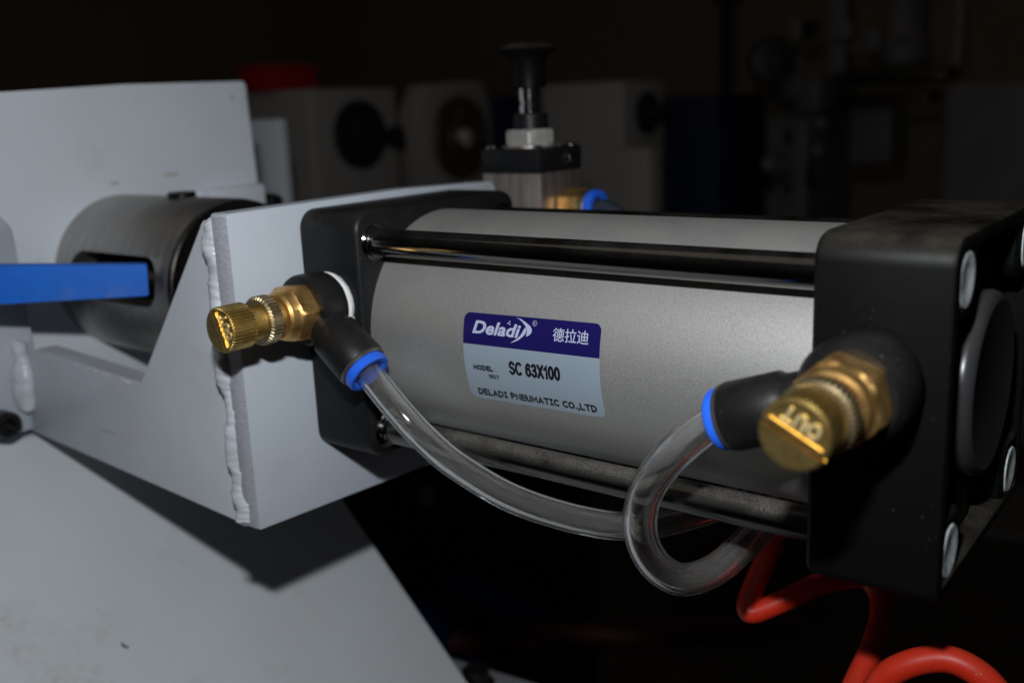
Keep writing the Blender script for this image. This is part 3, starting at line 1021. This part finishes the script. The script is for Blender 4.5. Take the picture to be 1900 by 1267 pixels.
# ================================================================== HAND VALVE BEHIND
hv = thing('hand_valve', 'push pull hand valve with black knob standing behind the cylinder', 'valve', (-1.3, 83.7, -20))
cx, cy = -1.3, 83.7
bm = new()
box(bm, cx - 14, cx + 14, cy - 14, cy + 14, -20, 40.1, .5)
obj('valve_body', bm, M['satin'], hv)
bm = new()
box(bm, cx - 14.2, cx + 14.2, cy - 14.2, cy + 14.2, 40.2, 49.4, .8)
hc = obj('valve_cover', bm, M['black'], hv)
for sx_, sy_ in ((-1, -1), (1, -1), (1, 1), (-1, 1)):
    bm = new()
    lathe(bm, (cx + 11.2 * sx_, cy + 11.2 * sy_, 49.3), (0, 0, 1), [(0, 2.0), (.7, 2.0), (1.3, 1.3), (1.4, 0)], 20, caps=False)
    obj('cover_screw', bm, M['chrome'], hc)
bm = new()
lathe(bm, (cx + 14.1, cy + 4, 44.6), (1, 0, 0), [(0, 2.3), (.6, 2.1), (.7, 1.3), (.2, 1.2), (.2, 0)], 24, caps=False)
obj('side_screw', bm, M['chrome'], hc)
bm = new()
lathe(bm, (cx, cy, 49.4), (0, 0, 1), [(0, 11.6), (.7, 11.6), (.7, 0)], 48, caps=False)
obj('washer', bm, M['satin'], hv)
bm = new()
def hx(z, R_, rc):
    pts = []
    for i in range(72):
        an = 2 * math.pi * i / 72
        k = ((an - math.radians(2)) % (math.pi / 3)) - math.pi / 6
        rr = min(R_ * math.cos(math.pi / 6) / math.cos(k), rc)
        pts.append(Vector((cx + math.cos(an) * rr, cy + math.sin(an) * rr, z)))
    return pts
loft(bm, [hx(50.1, 10.6, 9.6), hx(50.8, 10.6, 10.6), hx(55.3, 10.6, 10.6), hx(56.2, 10.6, 9.4)])
obj('hex_nut', bm, mat('dull_nut', (.50, .47, .44), .5, .5, col2=(.3, .29, .28), nscale=.3, bump=.3, bscale=.6), hv, sharp=28)
bm = new()
lathe(bm, (cx, cy, 56), (0, 0, 1), [(0, 7.0), (5.8, 6.8), (6.4, 6.2), (6.4, 3)], 48)
obj('neck_collar', bm, M['black'], hv)
bm = new()
lathe(bm, (cx, cy, 62), (0, 0, 1), [(0, 4.3), (3.4, 4.3), (3.6, 3.8), (4.6, 3.8), (4.8, 4.3), (12.5, 4.3)], 40)
obj('plunger', bm, M['chrome'], hv)
bm = new()
lathe(bm, (cx, cy, 71.6), (0, 0, 1), [(0, 5.6), (.4, 6.4), (10.0, 6.6), (12.5, 8.2), (13.8, 11.0), (14.6, 11.3), (15.4, 10.8), (17.2, 6.5), (17.8, 2), (17.9, 0)], 64, caps=False)
obj('push_knob', bm, M['black_cap'], hv, sharp=50)
# brass push-in fitting on its side
bm = new()
pts6 = []
for i in range(6):
    a = math.radians(60 * i + 20)
    pts6.append(Vector((cx + 14.6, cy + 2 + 8.2 * math.cos(a), 25.6 + 8.2 * math.sin(a))))
prism(bm, pts6, (8.5, 0, 0), .5)
ft = obj('brass_fitting', bm, M['brass_orange'], hv)
bm = new()
lathe(bm, (cx + 23.0, cy + 2, 25.6), (1, 0, 0), [(0, 7.2), (3.2, 7.2), (3.6, 6.8), (3.6, 4.3)], 40, caps=False)
obj('sleeve_ring', bm, M['brass_pale'], ft)
bm = new()
lathe(bm, (cx + 26.6, cy + 2, 25.6), (1, 0, 0), [(0, 4.3), (0, 7.3), (2.0, 7.5), (3.0, 7.1), (3.2, 5.2), (2.4, 4.2)], 48, caps=False)
obj('release_ring', bm, M['blue'], ft)
bm = new()
sweep(bm, smooth_path([(cx + 22, cy + 2, 25.6), (cx + 32, cy + 2, 25.6), (cx + 38, cy + 3, 22), (cx + 42, cy + 6, 10), (cx + 44, cy + 10, -10), (cx + 44, cy + 16, -60)], 8), 3.9, 20)
tag(obj('dark_air_hose', bm, mat('smoky_tube', (0.03, 0.035, 0.05), .3), None, org=(cx + 22, cy + 2, 25.6), sharp=60), 'short smoky dark hose leaving the brass fitting of the hand valve', 'hose')
# foot that carries the hand valve, fixed to the machine
ft_ = thing('valve_stand', 'painted angle stand under the hand valve behind the barrel', 'stand', (cx, cy, -25))
bm = new()
box(bm, -199.8, cx + 18, cy - 17, cy + 17, -26, -20.2, .6)
obj('shelf', bm, M['paint_back'], ft_)
bm = new()
box(bm, -199.8, cx + 18, cy - 3, cy + 3, -38, -26.2, .6)
obj('rib', bm, M['paint_back'], ft_)

# ================================================================== BASE FLANGE, LOW RIGHT OF THE SHEET
fl = thing('base_flange', 'grey flange plate with a black bolt at the foot of the sloping sheet', 'flange', (-30, 90, -205))
bm = new()
prism(bm, [Vector((-84, 57, -200)), Vector((70, 57, -200)), Vector((70, 107, -200)), Vector((-66, 92, -200)), Vector((-84, 86, -200))], (0, 0, -8), .8)
obj('flange_plate', bm, mat('dull_grey_paint', (.30, .30, .31), .6), fl)
bm = new()
lathe(bm, (-43, 80, -200), (0, 0, 1), [(0, 9), (1.5, 9), (1.5, 6.5), (8, 6.5), (8.6, 5.8), (8.6, 3), (4, 3), (4, 0)], 32, caps=False)
obj('socket_bolt', bm, M['rubber'], fl)
bm = new()
box(bm, -50, 60, 60, 80, -420, -208.2, 1)
obj('base_leg', bm, M['bgnavy'], fl)

# ================================================================== BACKGROUND MACHINES
def ell(bm, c, ax, r, h, n=40):
    lathe(bm, c, ax, [(0, r), (h * .8, r), (h, r * .9), (h, 0)], n, caps=False)

g1 = thing('headstock_cabinet', 'pale machine cabinet with a black round flange, left of the chuck housing', 'machine', (-871, 748, -65))
bm = new()
box(bm, -975, -797, 666, 831, -500, 99.5, 5, 3)
obj('housing', bm, M['bgwhite'], g1)
bm = new()
lathe(bm, (-796.5, 750, 36), (1, 0, 0), [(0, 47), (8, 47), (10, 44), (11, 30), (22, 26), (24, 22), (24, 0)], 48, caps=False)
fk = obj('round_flange', bm, M['bgblack'], g1)
bm = new()
lathe(bm, (-772, 752, 32), (1, .25, 0), [(0, 9), (24, 9), (34, 15), (44, 15), (46, 10), (46, 0)], 24, caps=False)
obj('handle', bm, M['bgblack'], fk)
rb = thing('red_block', 'small red box on top of the left pale cabinet', 'box', (-882, 667, 99.8))
bm = new()
box(bm, -925, -868, 655, 745, 99.8, 128, 2)
obj('box_body', bm, M['bgred'], rb)
bm = new()
box(bm, -927, -866, 653, 747, 128.1, 134, 1.5)
obj('box_lid', bm, M['bgred'], rb)

g2 = thing('chuck_housing', 'grey octagonal guard with a dark lathe chuck inside', 'machine', (-836, 990, -110))
bm = new()
oc = [(905, 60), (932, 104), (1062, 110), (1085, 66), (1085, -400), (905, -400)]
prism(bm, [Vector((-825, y, z)) for y, z in oc], (-45, 0, 0), 4)
obj('guard', bm, M['bgwhite'], g2)
bm = new()
lathe(bm, (-824.5, 998, 20), (1, 0, 0), [(0, 66), (5, 66), (8, 63), (8, 48), (4, 46), (4, 30), (9, 27), (9, 0)], 64, caps=False)
obj('chuck', bm, M['bgchuck'], g2)
for k in range(3):
    a = math.radians(90 + 120 * k + 10)
    bm = new()
    box(bm, -822, -806, -9, 9, 14, 50, 2)
    bmesh.ops.rotate(bm, cent=(0, 0, 0), matrix=Matrix.Rotation(a - math.pi / 2, 3, 'X'), verts=bm.verts)
    bmesh.ops.translate(bm, vec=(0, 998, 20), verts=bm.verts)
    obj('chuck_jaw', bm, M['bgchuck'], g2)
bm = new()
lathe(bm, (-822, 998, 20), (1, 0, 0), [(0, 16), (12, 16), (16, 10), (17, 0)], 24, caps=False)
obj('spindle_nose', bm, mat('pale_highlight_steel', (.9, .75, .58), .6, .2), g2)  # pale matte colour stands in for the flash glint on the nose

g3 = thing('gearbox_cabinet', 'dim grey cabinet with a black knob behind the hand valve', 'machine', (-580, 1069, -96))
bm = new()
box(bm, -668, -525, 1009, 1129, -500, 94, 4, 3)
obj('housing', bm, M['bgwhite'], g3)
bm = new()
lathe(bm, (-524.5, 1072, 47), (1, 0, 0), [(0, 30), (8, 30), (10, 27), (10, 14), (34, 12), (36, 8), (36, 0)], 40, caps=False)
obj('selector_knob', bm, M['bgblack'], g3)
bm = new()
box(bm, -500, -433, 924, 960, -400, 5, 4)
obj('lower_cover', bm, M['bgwhite'], g3)

for lab_, cat_, (x0, x1, y0, y1, z0, z1) in (('dark navy panel between the chuck housing and the hand valve', 'panel', (-905, -842, 1148, 1186, -500, 82)),
                                       ('wide dark navy cabinet left of the drill machine', 'cabinet', (-700, -556, 1369, 1571, -700, 70))):
    t = thing('navy_cabinet', lab_, cat_, ((x0 + x1) / 2, (y0 + y1) / 2, z0), 'dark navy cabinets in the background')
    bm = new()
    box(bm, x0, x1, y0, y1, z0, z1, 4)
    obj('cabinet_body', bm, M['bgnavy'], t)
    bm = new()
    box(bm, x1 + .3, x1 + 5, y0 + 8, y1 - 8, z0 + 10, z1 - 10, 2)
    obj('cabinet_door', bm, M['bgnavy'], t)

g4 = thing('drill_machine', 'dim grey milling machine with a black round wheel at far right', 'machine', (-480, 1590, -700))
def gp(name, material, fn):
    bm = new()
    fn(bm)
    return obj(name, bm, material, g4)
gp('column', M['bggrey'], lambda b_: box(b_, -520, -436, 1480, 1700, -700, 30, 12, 4))
gp('column_neck', M['bggrey'], lambda b_: box(b_, -505, -425, 1500, 1690, 30.5, 92, 10, 4))
gp('round_wheel', M['bgblack'], lambda b_: lathe(b_, (-480, 1420, 122), (.5, -.8, 0), [(0, 38), (10, 40), (22, 36), (26, 14), (34, 12), (34, 0)], 48, caps=False))
gp('head_upper', M['bggrey'], lambda b_: box(b_, -440, -405, 1560, 1600, 95, 250, 6, 3))
gp('cross_arm', M['bgbrown'], lambda b_: box(b_, -435, -240, 1590, 1660, 74, 100, 6))
gp('spindle_head', M['bggrey'], lambda b_: lathe(b_, (-330, 1640, 104), (0, 0, 1), [(0, 34), (10, 44), (40, 48), (60, 36), (160, 36), (160, 0)], 40, caps=False))
gp('port', M['bgblack'], lambda b_: ell(b_, (-318, 1594, 148), (.3, -1, 0), 9, 6))
gp('guide_bar', M['bgbeige'], lambda b_: lathe(b_, (-250, 1690, 104), (0, 0, 1), [(0, 10), (140, 10)], 24))
gp('knee', M['bggrey'], lambda b_: box(b_, -410, -330, 1600, 1690, -66, 34, 8, 3))
gp('table', M['bgbrown'], lambda b_: box(b_, -420, -260, 1560, 1650, 40, 60, 4))
gp('arm_small', M['bggrey'], lambda b_: box(b_, -400, -360, 1560, 1600, 132, 146, 4))
rnd = random.Random(4)
for k in range(16):
    x0_, z0_ = -520 + rnd.random() * 190, -120 + rnd.random() * 300
    w0, h0 = 8 + rnd.random() * 26, 8 + rnd.random() * 30
    yy = 1476 - rnd.random() * 26
    gp('cover_plate', [M['bggrey'], M['bgbrown'], M['bgblack'], M['bggrey']][k % 4], lambda b_: box(b_, x0_, x0_ + w0, yy - 8, yy, z0_, z0_ + h0, 2))
for k in range(14):
    gp('fitting', [M['bggrey'], M['bgbrown'], M['bgblack']][k % 3], lambda b_: lathe(b_, (-510 + rnd.random() * 120, 1478, -110 + rnd.random() * 190), (.4, -1, 0), [(0, 6 + 9 * rnd.random()), (16, 6 + 7 * rnd.random()), (18, 0)], 24, caps=False))

g5 = thing('control_cabinet', 'large dim grey cabinet with rounded edge at the far right', 'cabinet', (-80, 1500, -500))
bm = new()
box(bm, -200, 40, 1400, 1700, -500, 76, 22, 5)
obj('cabinet_body', bm, M['bggrey'], g5)
bm = new()
box(bm, -62, -30, 1372, 1399, -46, 22, 5)
obj('switch_box', bm, M['bgwhite'], g5)

t = thing('wall_pipe', 'dark hanging pipe on the rear workshop wall', 'pipe', (-1500, 3390, 0))
bm = new()
lathe(bm, (-1500, 3360, -400), (0, 0, 1), [(0, 22), (820, 22), (822, 55), (900, 55), (902, 22), (3000, 22)], 24)
obj('pipe_run', bm, M['bgblack'], t)

t = thing('blue_machine_base', 'navy painted machine base in shadow below the bracket', 'machine', (-390, 352, -880))
bm = new()
box(bm, -520, -330, 300, 620, -899, -215, 8)
obj('base_casting', bm, M['bgnavy'], t)
bm = new()
ell(bm, (-329.5, 350, -260), (1, 0, 0), 9, 6, 24)
obj('round_plug', bm, M['bgwhite'], t)
t = thing('red_pipe', 'faint dark red pipe lying low behind the clear hose loop', 'pipe', (-260, 414, -404))
bm = new()
sweep(bm, smooth_path([(-420, 330, -430), (-300, 400, -412), (-200, 440, -398), (-60, 520, -380)], 8), 13, 20)
obj('pipe_run', bm, mat('dark_red_paint', (0.05, 0.003, 0.002), .6), t)  # one even, very dark red
t = thing('grey_side_panel', 'dim grey panel edge showing right of the rear end cap', 'panel', (170, 300, -158))
bm = new()
prism(bm, [Vector((120, 290, -165)), Vector((330, 330, -170)), Vector((330, 520, -170)), Vector((160, 520, -165))], (0, 0, 6), .6)
obj('panel_sheet', bm, M['bggrey'], t)
bm = new()
box(bm, 170, 320, 340, 500, -899, -170.5, 3)
obj('panel_stand', bm, M['bgblack'], t)
